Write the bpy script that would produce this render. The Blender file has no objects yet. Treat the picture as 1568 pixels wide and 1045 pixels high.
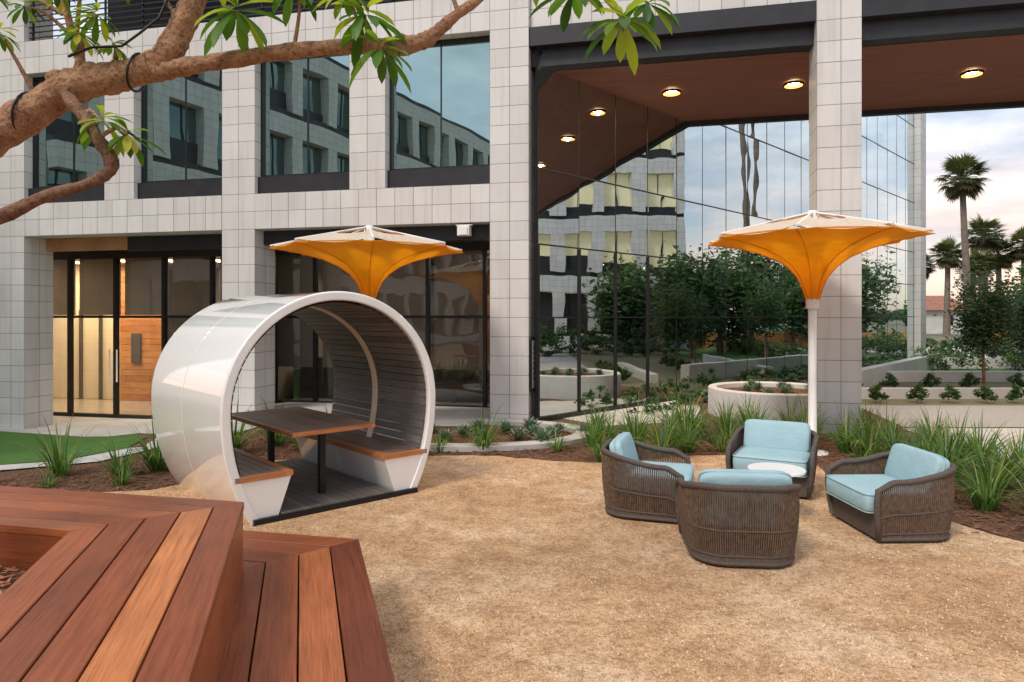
import bpy, bmesh, math, random
from mathutils import Vector, Matrix
from math import sin, cos, pi, radians, sqrt, atan2
R = random.Random(7)
sc = bpy.context.scene
sc.view_settings.view_transform = 'Standard'
sc.view_settings.look = 'None'
sc.view_settings.exposure = 0

# ------------------------------------------------------------------ materials
def nm(name):
    m = bpy.data.materials.new(name); m.use_nodes = True
    nt = m.node_tree; nt.nodes.clear()
    out = nt.nodes.new('ShaderNodeOutputMaterial')
    return m, nt, out
def N(nt, t, **kw):
    n = nt.nodes.new(t)
    for k, v in kw.items():
        if k in n.inputs: n.inputs[k].default_value = v
        else: setattr(n, k, v)
    return n
def L(nt, a, b): nt.links.new(a, b)
def rgba(c): return (c[0], c[1], c[2], 1)
def ramp(nt, fac, stops):
    r = nt.nodes.new('ShaderNodeValToRGB')
    e = r.color_ramp.elements
    while len(e) < len(stops): e.new(0.5)
    for i, (p, c) in enumerate(stops):
        e[i].position = p; e[i].color = rgba(c)
    L(nt, fac, r.inputs[0]); return r.outputs[0]
def mixc(nt, fac, a, b, mode='MIX'):
    m = nt.nodes.new('ShaderNodeMix'); m.data_type = 'RGBA'; m.blend_type = mode
    for s, v in ((0, fac), (6, a), (7, b)):
        if hasattr(v, 'node'): L(nt, v, m.inputs[s])
        else: m.inputs[s].default_value = v if s == 0 else rgba(v)
    return m.outputs[2]
def math_(nt, op, a, b=None):
    m = nt.nodes.new('ShaderNodeMath'); m.operation = op
    for i, v in enumerate((a, b)):
        if v is None: continue
        if hasattr(v, 'node'): L(nt, v, m.inputs[i])
        else: m.inputs[i].default_value = v
    return m.outputs[0]
def coords(nt, kind='Object', scale=(1, 1, 1)):
    t = nt.nodes.new('ShaderNodeTexCoord'); mp = nt.nodes.new('ShaderNodeMapping')
    mp.inputs['Scale'].default_value = scale
    L(nt, t.outputs[kind], mp.inputs[0]); return mp.outputs[0]
def noise(nt, vec, scale, detail=4, rough=.55):
    n = N(nt, 'ShaderNodeTexNoise', Scale=scale, Detail=detail, Roughness=rough)
    L(nt, vec, n.inputs['Vector']); return n.outputs[0]
def bump(nt, h, strength, dist=.01, prev=None):
    b = N(nt, 'ShaderNodeBump', Strength=strength, Distance=dist)
    L(nt, h, b.inputs['Height'])
    if prev: L(nt, prev, b.inputs['Normal'])
    return b.outputs[0]
def pbsdf(nt, out, color, rough=.5, metal=0, normal=None, **kw):
    p = nt.nodes.new('ShaderNodeBsdfPrincipled')
    if hasattr(color, 'node'): L(nt, color, p.inputs['Base Color'])
    else: p.inputs['Base Color'].default_value = rgba(color)
    if hasattr(rough, 'node'): L(nt, rough, p.inputs['Roughness'])
    else: p.inputs['Roughness'].default_value = rough
    p.inputs['Metallic'].default_value = metal
    if normal: L(nt, normal, p.inputs['Normal'])
    for k, v in kw.items(): p.inputs[k].default_value = v
    L(nt, p.outputs[0], out.inputs[0]); return p
def simple(name, c, rough=.5, metal=0, var=.15, scale=6, bmp=.1, bs=60, **kw):
    m, nt, out = nm(name); v = coords(nt)
    n = noise(nt, v, scale)
    d = tuple(x*(1-var) for x in c); l = tuple(min(1, x*(1+var)) for x in c)
    col = ramp(nt, n, [(.3, d), (.7, l)])
    nb = bump(nt, noise(nt, v, bs), bmp, .005) if bmp else None
    pbsdf(nt, out, col, rough, metal, nb, **kw); return m
def emit(name, c, s):
    m, nt, out = nm(name)
    e = N(nt, 'ShaderNodeEmission', Color=rgba(c), Strength=s); L(nt, e.outputs[0], out.inputs[0]); return m
def attr(nt):
    a = nt.nodes.new('ShaderNodeAttribute'); a.attribute_name = 'Col'; return a.outputs['Fac']

TW, TH_ = .3588, .3393
def tile_mat(name, c1=(.725, .715, .70), c2=(.64, .63, .62)):
    m, nt, out = nm(name)
    t = nt.nodes.new('ShaderNodeTexCoord'); sx = nt.nodes.new('ShaderNodeSeparateXYZ'); L(nt, t.outputs['UV'], sx.inputs[0])
    du = math_(nt, 'PINGPONG', sx.outputs[0], TW/2); dv = math_(nt, 'PINGPONG', sx.outputs[1], TH_/2)
    d = math_(nt, 'MINIMUM', du, dv)
    j = nt.nodes.new('ShaderNodeMapRange'); j.inputs[1].default_value = .003; j.inputs[2].default_value = .0075; L(nt, d, j.inputs[0])
    fu = math_(nt, 'FLOOR', math_(nt, 'DIVIDE', sx.outputs[0], TW)); fv = math_(nt, 'FLOOR', math_(nt, 'DIVIDE', sx.outputs[1], TH_))
    cb = nt.nodes.new('ShaderNodeCombineXYZ'); L(nt, fu, cb.inputs[0]); L(nt, fv, cb.inputs[1])
    wn = nt.nodes.new('ShaderNodeTexWhiteNoise'); wn.noise_dimensions = '3D'; L(nt, cb.outputs[0], wn.inputs['Vector'])
    col = ramp(nt, wn.outputs['Value'], [(0, c2), (1, c1)])
    v = coords(nt)
    n = noise(nt, v, .9, 6); col = mixc(nt, 1, col, ramp(nt, n, [(.3, (.90, .89, .88)), (.7, (1, 1, 1))]), 'MULTIPLY')
    streak = noise(nt, coords(nt, 'Object', (5, 5, .35)), 1.6, 4); col = mixc(nt, 1, col, ramp(nt, streak, [(.32, (.90, .89, .87)), (.5, (1, 1, 1))]), 'MULTIPLY')
    col = mixc(nt, j.outputs[0], (.22, .21, .20), col)
    nb = bump(nt, j.outputs[0], .6, .005)
    nb = bump(nt, noise(nt, v, 9, 3), .06, .01, nb)
    pbsdf(nt, out, col, .38, 0, nb); return m
M_tile = tile_mat('glazed_tile')
M_dark = simple('dark_steel', (.028, .028, .032), .45, .3, .2, 3, .03)
M_frame = simple('black_frame', (.015, .015, .017), .4, .2, .2, 3, 0)
def soffit_mat():
    m, nt, out = nm('brown_soffit'); v = coords(nt, 'Object', (1, 14, 1))
    n = noise(nt, v, 1.2, 5)
    col = ramp(nt, n, [(.3, (.17, .055, .033)), (.7, (.25, .09, .055))])
    pbsdf(nt, out, col, .6); return m
M_soffit = soffit_mat()
M_copper = simple('copper_panel', (.52, .25, .11), .4, .2, .2, 2, .03)
def glass_mat(name, tint, refl, gcol=(.9, .95, .97), wav=.012, ws=.8, opaque=None):
    m, nt, out = nm(name); v = coords(nt)
    nb = bump(nt, noise(nt, v, ws, 2), wav, 1.0)
    if opaque: tr = N(nt, 'ShaderNodeBsdfDiffuse', Color=rgba(opaque))
    else: tr = N(nt, 'ShaderNodeBsdfTransparent', Color=rgba(tint))
    gl = N(nt, 'ShaderNodeBsdfGlossy', Color=rgba(gcol), Roughness=.004); L(nt, nb, gl.inputs['Normal'])
    fr = N(nt, 'ShaderNodeFresnel', IOR=1.5)
    ma = N(nt, 'ShaderNodeMath', operation='ADD', use_clamp=True); ma.inputs[1].default_value = refl; L(nt, fr.outputs[0], ma.inputs[0])
    mx = nt.nodes.new('ShaderNodeMixShader'); L(nt, ma.outputs[0], mx.inputs[0]); L(nt, tr.outputs[0], mx.inputs[1]); L(nt, gl.outputs[0], mx.inputs[2])
    L(nt, mx.outputs[0], out.inputs[0]); return m
M_glassG = glass_mat('clear_glass', (.78, .76, .72), .07)
M_glassW = glass_mat('curtain_wall_glass', (.40, .41, .41), .60, (.88, .97, .99), .006, .6)
M_glassU = glass_mat('window_glass', None, .46, (.66, .88, .84), .004, .6, (.012, .014, .014))
M_glassB = glass_mat('far_window_glass', None, .22, (.6, .8, .74), .0, .6, (.02, .035, .032))

def wood_mat(name, stops, rough=.33, sc_=(1.1, 20, 1)):
    m, nt, out = nm(name)
    t = nt.nodes.new('ShaderNodeTexCoord'); mp = nt.nodes.new('ShaderNodeMapping'); mp.inputs['Scale'].default_value = sc_
    L(nt, t.outputs['UV'], mp.inputs[0])
    n = noise(nt, mp.outputs[0], 2.2, 9, .68)
    mp2 = nt.nodes.new('ShaderNodeMapping'); mp2.inputs['Scale'].default_value = (2.5, 110, 1); L(nt, t.outputs['UV'], mp2.inputs[0])
    fine = noise(nt, mp2.outputs[0], 1.5, 5, .7)
    base = ramp(nt, attr(nt), stops)
    g = ramp(nt, n, [(.28, (.58, .50, .45)), (.5, (.97, .96, .95)), (.72, (1.22, 1.18, 1.12))])
    col = mixc(nt, 1, base, g, 'MULTIPLY')
    col = mixc(nt, 1, col, ramp(nt, fine, [(.35, (.76, .72, .70)), (.6, (1.05, 1.05, 1.05))]), 'MULTIPLY')
    big = noise(nt, coords(nt, 'UV'), 1.3, 3)
    col = mixc(nt, 1, col, ramp(nt, big, [(.3, (.78, .74, .72)), (.7, (1.12, 1.1, 1.1))]), 'MULTIPLY')
    nb = bump(nt, fine, .18, .003, bump(nt, n, .10, .004))
    rr = nt.nodes.new('ShaderNodeMapRange'); rr.inputs[3].default_value = rough-.08; rr.inputs[4].default_value = rough+.22; L(nt, n, rr.inputs[0])
    pbsdf(nt, out, col, rr.outputs[0], 0, nb); return m
M_wood = wood_mat('ipe_decking', [(0, (.18, .043, .017)), (.45, (.35, .10, .036)), (.75, (.44, .14, .05)), (1, (.60, .225, .075))])
M_woodT = wood_mat('teak_trim', [(0, (.46, .16, .06)), (1, (.64, .27, .11))])
M_slat = wood_mat('grey_slats', [(0, (.13, .12, .115)), (1, (.21, .20, .19))], .5)
M_slatB = wood_mat('brown_grey_boards', [(0, (.25, .17, .13)), (1, (.34, .25, .20))], .42)
M_woodwall = wood_mat('wood_wall', [(0, (.50, .22, .07)), (1, (.66, .33, .12))])

def gravel_mat():
    m, nt, out = nm('decomposed_granite'); v = coords(nt)
    f = noise(nt, v, 85, 3, .75); g = noise(nt, v, 30, 3, .65); b = noise(nt, v, .8, 8, .66); c = noise(nt, v, 4.5, 6, .7)
    col = ramp(nt, f, [(.34, (.20, .10, .045)), (.5, (.66, .41, .225)), (.64, (.95, .74, .52))])
    col = mixc(nt, .42, col, ramp(nt, b, [(.38, (.48, .255, .11)), (.50, (.68, .42, .225)), (.60, (.92, .69, .47))]))
    col = mixc(nt, 1, col, ramp(nt, c, [(.36, (.78, .73, .68)), (.58, (1.08, 1.08, 1.08))]), 'MULTIPLY')
    col = mixc(nt, 1, col, ramp(nt, g, [(.36, (.74, .69, .64)), (.56, (1.10, 1.10, 1.10))]), 'MULTIPLY')
    nb = bump(nt, f, 1.0, .012); nb = bump(nt, g, .8, .025, nb); nb = bump(nt, c, .4, .06, nb)
    pbsdf(nt, out, col, .9, 0, nb); return m
M_gravel = gravel_mat()
def mulch_mat():
    m, nt, out = nm('mulch'); v = coords(nt, 'Object', (1, 1, 1))
    vo = N(nt, 'ShaderNodeTexVoronoi', Scale=34); L(nt, v, vo.inputs['Vector'])
    f = noise(nt, v, 45, 4, .7)
    col = mixc(nt, .5, ramp(nt, vo.outputs['Color'], [(.2, (.05, .022, .012)), (.8, (.27, .12, .06))]), ramp(nt, f, [(.3, (.04, .02, .012)), (.7, (.25, .12, .065))]))
    nb = bump(nt, vo.outputs['Distance'], .9, .03); nb = bump(nt, f, .6, .02, nb)
    pbsdf(nt, out, col, .95, 0, nb); return m
M_mulch = mulch_mat()
M_conc = simple('concrete', (.50, .485, .46), .8, 0, .14, 1.4, .15, 90)
M_concW = simple('white_concrete', (.60, .59, .57), .75, 0, .10, 1.4, .1, 60)
M_grey = simple('grey_gravel', (.36, .345, .33), .95, 0, .3, 60, .5, 90)
def lawn_mat():
    m, nt, out = nm('lawn_grass'); v = coords(nt)
    f = noise(nt, v, 70, 3, .7); b = noise(nt, v, 1.5)
    col = mixc(nt, .4, ramp(nt, f, [(.3, (.015, .06, .006)), (.7, (.11, .28, .03))]), ramp(nt, b, [(.3, (.05, .16, .015)), (.7, (.09, .24, .03))]))
    pbsdf(nt, out, col, .9, 0, bump(nt, f, .8, .03)); return m
M_lawn = lawn_mat()
M_soil = simple('dry_ground', (.16, .15, .09), .95, 0, .35, .3, .3, 20)
def leaf_mat(name, stops, trans=.35):
    m, nt, out = nm(name)
    col = ramp(nt, attr(nt), stops)
    p = nt.nodes.new('ShaderNodeBsdfPrincipled'); L(nt, col, p.inputs['Base Color']); p.inputs['Roughness'].default_value = .45
    tl = nt.nodes.new('ShaderNodeBsdfTranslucent'); L(nt, mixc(nt, 1, col, (1.6, 1.7, .8), 'MULTIPLY'), tl.inputs[0])
    mx = nt.nodes.new('ShaderNodeMixShader'); mx.inputs[0].default_value = trans
    L(nt, p.outputs[0], mx.inputs[1]); L(nt, tl.outputs[0], mx.inputs[2]); L(nt, mx.outputs[0], out.inputs[0]); return m
M_leafT = leaf_mat('tabebuia_leaf', [(0, (.03, .09, .012)), (.5, (.10, .22, .025)), (1, (.42, .44, .05))], .45)
M_leaf = leaf_mat('tree_leaf', [(0, (.012, .035, .008)), (.6, (.045, .105, .022)), (1, (.13, .21, .05))], .25)
M_blade = leaf_mat('strap_leaf', [(0, (.035, .09, .02)), (.6, (.10, .21, .045)), (1, (.34, .38, .12))], .35)
M_agave = leaf_mat('agave_leaf', [(0, (.08, .14, .10)), (1, (.19, .27, .19))], .1)
M_palmleaf = leaf_mat('palm_leaf', [(0, (.07, .05, .022)), (.5, (.05, .085, .026)), (1, (.16, .18, .07))], .2)
def bark_mat(name, a, b, s=14):
    m, nt, out = nm(name); v = coords(nt, 'Object', (1, 1, 1))
    n = noise(nt, v, s, 6, .65); n2 = noise(nt, v, 3, 3)
    col = mixc(nt, .4, ramp(nt, n, [(.32, a), (.68, b)]), ramp(nt, n2, [(.3, a), (.7, b)]))
    sp = noise(nt, v, s*4, 3, .7); col = mixc(nt, 1, col, ramp(nt, sp, [(.34, (.6, .54, .5)), (.5, (1, 1, 1))]), 'MULTIPLY')
    nb = bump(nt, n, 1.0, .03, bump(nt, sp, .5, .008))
    pbsdf(nt, out, col, .8, 0, nb); return m
M_bark = bark_mat('tan_bark', (.20, .085, .042), (.58, .345, .195))
M_barkD = bark_mat('brown_bark', (.08, .035, .022), (.32, .17, .10))
M_palmbark = bark_mat('palm_bark', (.12, .09, .07), (.26, .21, .17), 5)
M_white = simple('gloss_white_shell', (.91, .91, .90), .07, 0, .01, 2, 0, **{'Coat Weight': 1.0, 'Coat Roughness': .015, 'Specular IOR Level': .7})
M_whiteP = simple('white_paint', (.80, .80, .78), .35, 0, .04, 3, 0)
M_black = simple('black_metal', (.018, .018, .02), .4, .4, .1, 3, 0)
def fabric(name, c, trans=.25, s=500):
    m, nt, out = nm(name); v = coords(nt)
    n = noise(nt, v, 3, 3); f = noise(nt, v, s, 2)
    col = ramp(nt, n, [(.3, tuple(x*.9 for x in c)), (.7, c)])
    p = nt.nodes.new('ShaderNodeBsdfPrincipled'); L(nt, col, p.inputs['Base Color']); p.inputs['Roughness'].default_value = .8
    L(nt, bump(nt, f, .25, .003, bump(nt, noise(nt, v, 6, 3), .5, .03)), p.inputs['Normal'])
    tl = nt.nodes.new('ShaderNodeBsdfTranslucent'); L(nt, col, tl.inputs[0])
    mx = nt.nodes.new('ShaderNodeMixShader'); mx.inputs[0].default_value = trans
    L(nt, p.outputs[0], mx.inputs[1]); L(nt, tl.outputs[0], mx.inputs[2]); L(nt, mx.outputs[0], out.inputs[0]); return m
M_orange = fabric('orange_fabric', (1.0, .38, .006), .5)
M_cream = fabric('cream_fabric', (.80, .74, .62), .3)
M_blue = fabric('aqua_fabric', (.36, .54, .60), .0, 260)
M_shade = fabric('roller_shade', (.46, .42, .38), .35, 300)
M_rope = simple('brown_rope', (.14, .090, .062), .8, 0, .45, 30, .4, 200)
M_ropeF = simple('rope_frame', (.095, .075, .064), .75, 0, .25, 60, .5, 200)
M_intwall = simple('interior_wall', (.72, .62, .46), .8, 0, .05, 2, 0)
M_intgrey = simple('interior_grey', (.30, .26, .22), .8, 0, .1, 1, 0)
M_intdark = simple('interior_dark', (.07, .062, .055), .8, 0, .2, 1, 0)
M_intfloor = simple('interior_floor', (.38, .33, .28), .25, 0, .1, 2, 0)
E_lamp = emit('lamp_glow', (1, .74, .40), 70)
E_ring = emit('added_glow_ring', (1, .42, .10), 3.2)  # emissive ring added around each downlight to imitate its warm glow
E_ceil = emit('ceiling_light', (1, .80, .52), 12)

# ------------------------------------------------------------------ mesh builder
class MB:
    def __init__(s): s.v = []; s.f = []; s.m = []; s.uv = []; s.c = []; s.sm = []
    def face(s, pts, mat=0, uv=None, col=.5, smooth=False):
        i = len(s.v); s.v += [tuple(p) for p in pts]
        s.f.append(tuple(range(i, i+len(pts)))); s.m.append(mat); s.c.append(col); s.sm.append(smooth)
        s.uv.append(uv if uv else [(0, 0)]*len(pts))
    def box(s, x0, x1, y0, y1, z0, z1, mat=0, uo=(0, 0), col=.5, skip=''):
        P = lambda x, y, z: (x, y, z)
        fs = {'f': ([P(x0,y0,z0),P(x1,y0,z0),P(x1,y0,z1),P(x0,y0,z1)], 'x'), 'b': ([P(x1,y1,z0),P(x0,y1,z0),P(x0,y1,z1),P(x1,y1,z1)], 'x'),
              'l': ([P(x0,y1,z0),P(x0,y0,z0),P(x0,y0,z1),P(x0,y1,z1)], 'y'), 'r': ([P(x1,y0,z0),P(x1,y1,z0),P(x1,y1,z1),P(x1,y0,z1)], 'y'),
              't': ([P(x0,y0,z1),P(x1,y0,z1),P(x1,y1,z1),P(x0,y1,z1)], 't'), 'd': ([P(x0,y1,z0),P(x1,y1,z0),P(x1,y0,z0),P(x0,y0,z0)], 't')}
        for k, (p, a) in fs.items():
            if k in skip: continue
            if a == 'x': uv = [(q[0]-uo[0], q[2]-uo[1]) for q in p]
            elif a == 'y': uv = [(q[1]-y0, q[2]-uo[1]) for q in p]
            else: uv = [(q[0]-uo[0], q[1]-y0) for q in p]
            s.face(p, mat, uv, col)
    def bd(s, x0, x1, y0, y1, z0, z1, mat=0, col=.5, ax='y'):
        i = len(s.uv); s.box(x0, x1, y0, y1, z0, z1, mat, (0, 0), col); o = (R.random()*9, R.random()*9)
        pts = s.v[-24:]
        for k in range(6):
            q = pts[k*4:k*4+4]
            if ax == 'y': s.uv[i+k] = [(p[1]+o[0], p[0]+p[2]+o[1]) for p in q]
            else: s.uv[i+k] = [(p[0]+o[0], p[1]+p[2]+o[1]) for p in q]
    def grid(s, rows, mat=0, col=.5, closed=False, smooth=True, cap=False):
        i0 = len(s.v); n = len(rows[0])
        for r in rows: s.v += [tuple(p) for p in r]
        for a in range(len(rows)-1):
            for b in range(n if closed else n-1):
                b2 = (b+1) % n
                s.f.append((i0+a*n+b, i0+a*n+b2, i0+(a+1)*n+b2, i0+(a+1)*n+b)); s.m.append(mat); s.c.append(col); s.sm.append(smooth)
                s.uv.append([(b*.1, a*.1), (b*.1+.1, a*.1), (b*.1+.1, a*.1+.1), (b*.1, a*.1+.1)])
        if cap:
            for rr in (0, len(rows)-1):
                s.f.append(tuple(i0+rr*n+k for k in range(n))); s.m.append(mat); s.c.append(col); s.sm.append(False); s.uv.append([(0, 0)]*n)
    def tube(s, pts, rad, mat=0, seg=8, col=.5, jit=0, cap=True):
        pts = [Vector(p) for p in pts]
        if not hasattr(rad, '__len__'): rad = [rad]*len(pts)
        rows = []; up = None
        for i, p in enumerate(pts):
            t = (pts[min(i+1, len(pts)-1)]-pts[max(i-1, 0)])
            t = t.normalized() if t.length > 1e-9 else Vector((0, 0, 1))
            if up is None: up = t.orthogonal().normalized()
            up = (up - t*up.dot(t)).normalized(); w = t.cross(up)
            rows.append([p+(up*cos(2*pi*k/seg)+w*sin(2*pi*k/seg))*rad[i]*(1+(R.uniform(-jit, jit) if jit else 0)) for k in range(seg)])
        s.grid(rows, mat, col, True, True, cap)
    def prism(s, poly, z0, z1, mat=0, col=.5, udir=None, bev=0):
        area = sum(poly[i][0]*poly[(i+1) % len(poly)][1]-poly[(i+1) % len(poly)][0]*poly[i][1] for i in range(len(poly)))
        if area < 0: poly = poly[::-1]
        u = Vector(udir).normalized() if udir else Vector((1, 0)); w = Vector((-u[1], u[0])); o = (R.random()*7, R.random()*7)
        U = lambda p: (Vector(p[:2]).dot(u)+o[0], Vector(p[:2]).dot(w)+o[1])
        n = len(poly)
        if bev:
            inn = []
            for i in range(n):
                a = Vector(poly[i-1]); b = Vector(poly[i]); d = Vector(poly[(i+1) % n])
                e1 = (b-a).normalized(); e2 = (d-b).normalized()
                n1 = Vector((-e1[1], e1[0])); n2 = Vector((-e2[1], e2[0])); h = (n1+n2); h = h/max(.3, h.dot(n1)) if h.length > 1e-6 else n1
                inn.append(tuple(b+h*bev))
            for i in range(n):
                j = (i+1) % n
                q = [(*poly[i], z1-bev), (*poly[j], z1-bev), (*inn[j], z1), (*inn[i], z1)]
                s.face(q, mat, [U(p) for p in q], col)
            top = inn
        else: top = poly
        s.face([(*p, z1) for p in top], mat, [U(p) for p in top], col)
        s.face([(*p, z0) for p in poly[::-1]], mat, [U(p) for p in poly[::-1]], col)
        for i in range(n):
            j = (i+1) % n
            q = [(*poly[i], z0), (*poly[j], z0), (*poly[j], z1-bev), (*poly[i], z1-bev)]
            L_ = (Vector(poly[j])-Vector(poly[i])).length
            s.face(q, mat, [(o[0], z0+o[1]), (o[0]+L_, z0+o[1]), (o[0]+L_, z1+o[1]), (o[0], z1+o[1])], col)
    def sell(s, c, r, e1=.35, e2=.35, mat=0, nu=24, nv=14, col=.5, tilt=None, puff=0):
        f = lambda w, e: math.copysign(abs(w)**e, w)
        rows = []
        for a in range(nv+1):
            ph = -pi/2+pi*a/nv; row = []
            for b in range(nu):
                th = 2*pi*b/nu
                p = Vector((r[0]*f(cos(ph), e1)*f(cos(th), e2), r[1]*f(cos(ph), e1)*f(sin(th), e2), r[2]*f(sin(ph), e1)))
                if puff: p.y *= 1+puff*(1-(p.x/r[0])**2)*(1-(p.z/r[2])**2)
                if tilt: p = tilt @ p
                row.append(p+Vector(c))
            rows.append(row)
        s.grid(rows, mat, col, True, True)
    def mesh(s, name, mats):
        me = bpy.data.meshes.new(name); me.from_pydata(s.v, [], s.f)
        for m in mats: me.materials.append(m)
        me.polygons.foreach_set('material_index', s.m); me.polygons.foreach_set('use_smooth', s.sm)
        me.uv_layers.new(name='UVMap'); me.color_attributes.new('Col', 'FLOAT_COLOR', 'CORNER')
        fl = []; cl = []
        for uv, c in zip(s.uv, s.c):
            for q in uv: fl += [q[0], q[1]]; cl += [c, c, c, 1]
        me.uv_layers['UVMap'].data.foreach_set('uv', fl); me.color_attributes['Col'].data.foreach_set('color', cl); me.update(); return me
    def obj(s, name, mats, parent=None, loc=(0, 0, 0), rz=0):
        return put(name, s.mesh(name, mats), parent, loc, rz)
def put(name, me, parent=None, loc=(0, 0, 0), rz=0, scale=1):
    o = bpy.data.objects.new(name, me); sc.collection.objects.link(o)
    o.location = loc; o.rotation_euler = (0, 0, rz); o.scale = (scale,)*3
    if parent: o.parent = parent
    return o
def empty(name, loc=(0, 0, 0), rz=0):
    o = bpy.data.objects.new(name, None); sc.collection.objects.link(o); o.location = loc; o.rotation_euler = (0, 0, rz); o.empty_display_size = .2; return o

# ------------------------------------------------------------------ terrain
def ss(t): t = max(0, min(1, t)); return t*t*(3-2*t)
def gz(x, y): return -.5*ss((-x-4.5)/4)*ss((y-8)/4.5)
def catmull(P, k=6):
    out = []
    n = len(P)
    for i in range(n):
        a, b, c, d = [Vector(P[(i+j-1) % n]) for j in range(4)]
        for t in range(k):
            t /= k
            out.append(tuple(.5*((2*b)+(c-a)*t+(2*a-5*b+4*c-d)*t*t+(3*b-a-3*c+d)*t**3)))
    return out
def sheet(name, pts, dz, mat, xs=None, ys=None):
    bm = bmesh.new(); f = bm.faces.new([bm.verts.new((p[0], p[1], 0)) for p in pts])
    bmesh.ops.triangulate(bm, faces=[f])
    for x in (xs or [i*.6 for i in range(-27, 0)]):
        bmesh.ops.bisect_plane(bm, geom=bm.verts[:]+bm.edges[:]+bm.faces[:], plane_co=(x, 0, 0), plane_no=(1, 0, 0))
    for y in (ys or [7.5+i*.6 for i in range(0, 12)]):
        bmesh.ops.bisect_plane(bm, geom=bm.verts[:]+bm.edges[:]+bm.faces[:], plane_co=(0, y, 0), plane_no=(0, 1, 0))
    for v in bm.verts: v.co.z = gz(v.co.x, v.co.y)+dz
    bmesh.ops.recalc_face_normals(bm, faces=bm.faces)
    for f in bm.faces:
        if f.normal.z < 0: f.normal_flip()
    me = bpy.data.meshes.new(name); bm.to_mesh(me); bm.free(); me.materials.append(mat)
    return put(name, me)
sheet('ground', [(-600, -600), (600, -600), (600, 900), (-600, 900)], -.004, M_soil)
sheet('mulch_bed', [(-14, 4.5), (7.2, 3.5), (7.2, 14), (4, 18), (-.5, 13), (-14, 16)], .002, M_mulch)
gravel = catmull([(-14, 0), (-12, 7.2), (-6.5, 7.1), (-3.9, 7.35), (-3.3, 8.7), (-.8, 9.15), (.2, 8.95), (1.05, 8.7), (2.7, 9.15), (3.75, 8.9), (3.75, 7.7), (4.0, 6.2), (4.35, 5.4), (5.4, 3.6), (6.5, 0), (6, -8), (-14, -8)])
rg = random.Random(3)
gravel = [(x+rg.uniform(-.03, .03), y+rg.uniform(-.03, .03)) for x, y in gravel]
sheet('decomposed_granite_ground', gravel, .012, M_gravel)
sheet('lawn', [(-14, 8.6), (-6.6, 8.55), (-5.9, 8.9), (-5.5, 9.8), (-6.1, 11.5), (-7.2, 12.9), (-14, 15.2)], .016, M_lawn)
sheet('concrete_apron', [(-14, 15.1), (-7.1, 13.0), (-5.9, 11.6), (-5.3, 9.8), (-4.6, 9.9), (-4.3, 11.5), (-.6, 11.6), (-.2, 12.3), (.6, 12.6), (0, 18), (-14, 22)], .009, M_conc)
sheet('lawn_kerb_path', [(-14, 8.15), (-6.4, 8.1), (-5.3, 8.75), (-5.0, 9.8), (-5.45, 9.78), (-5.8, 8.85), (-6.55, 8.5), (-14, 8.55)], .020, M_conc)
sheet('concrete_walkway', [(6.5, 2), (6.3, 8.3), (6.5, 11.4), (30, 11.4), (30, 2)], .006, M_conc)
sheet('grey_gravel_strip', [(6.6, 11.5), (7.2, 14.3), (24, 14.3), (24, 11.5)], .006, M_grey)
sheet('entry_pavement', [(.8, 12.6), (1.6, 11.6), (3.4, 12.2), (3.9, 14.2), (3.6, 15.1)], .010, M_conc)
mb = MB()
ring = []
for i in range(49):
    a = 2*pi*i/48
    cx, cy = -.75, 10.75
    ring.append([(cx+rx*cos(a), cy+ry*sin(a), z) for rx, ry, z in ((2.05, 1.33, 0), (2.05, 1.33, .07), (1.75, 1.05, .07), (1.75, 1.05, 0))])
mb.grid(ring, 0, .5, False, False)
mb.obj('stone_kerb_ring', [M_conc])
def inpoly(x, y, P):
    c = False; j = len(P)-1
    for i in range(len(P)):
        if (P[i][1] > y) != (P[j][1] > y) and x < (P[j][0]-P[i][0])*(y-P[i][1])/(P[j][1]-P[i][1])+P[i][0]: c = not c
        j = i
    return c
def stone_m():
    m, nt, out = nm('granite_grain')
    pbsdf(nt, out, ramp(nt, attr(nt), [(0, (.20, .10, .05)), (.5, (.60, .39, .22)), (1, (.92, .78, .58))]), .9); return m
M_stone = stone_m()
mb = MB()
k = 0
while k < 26000:
    y = 2.2+7*R.random()**1.6; x = R.uniform(-1.5, 5) if y < 5 else R.uniform(-4.5, 4.5)
    if not inpoly(x, y, gravel): continue
    k += 1; r = R.uniform(.003, .0085); a = R.random()*6.28
    p = [(x+r*cos(a+t), y+r*sin(a+t), .011) for t in (0, 2.1, 4.2)]; q = (x, y, .012+r*1.1); c = R.random()
    for i in range(3): mb.face([p[i], p[(i+1) % 3], q], 0, None, c)
mb.obj('gravel_grains', [M_stone])

# ------------------------------------------------------------------ office building
TH = -atan2(.2237, 1); O = (-.394, 12.1, 0)
B = empty('office_building')
Z0, Z1, Z2, Z3 = 3.547, 4.226, 6.94, 7.62
mb = MB()
T = lambda x0, x1, y0, y1, z0, z1: mb.box(x0, x1, y0, y1, z0, z1, 0, (x0 if x1-x0 < 1 else 0, Z0))
T(-18, -10.07, 0, .7, -1, 11.5)
T(-5.375, -4.664, 0, .7, -1, Z3)
T(0, .7, 0, .7, -.3, 11.5)
for a, b in ((-10.07, -5.375), (-4.664, 0)):
    T(a, b, 0, .5, Z0, Z1); T(a, b, 0, .5, Z2, Z3)
T(-8.08, -7.38, 0, .5, Z1, Z2); T(-2.695, -1.98, 0, .5, Z1, Z2)
T(5.40, 6.06, 0, .6, -.3, 11.5)
T(14.5, 15.2, 0, .6, -.3, 11.5)
for a, b in ((.7, 5.40), (6.06, 14.5), (15.2, 20)):
    T(a, b, .10, .5, 6.95, 11.5)
mb.obj('tile_facade', [M_tile], B, O, TH)
mb = MB()
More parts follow.
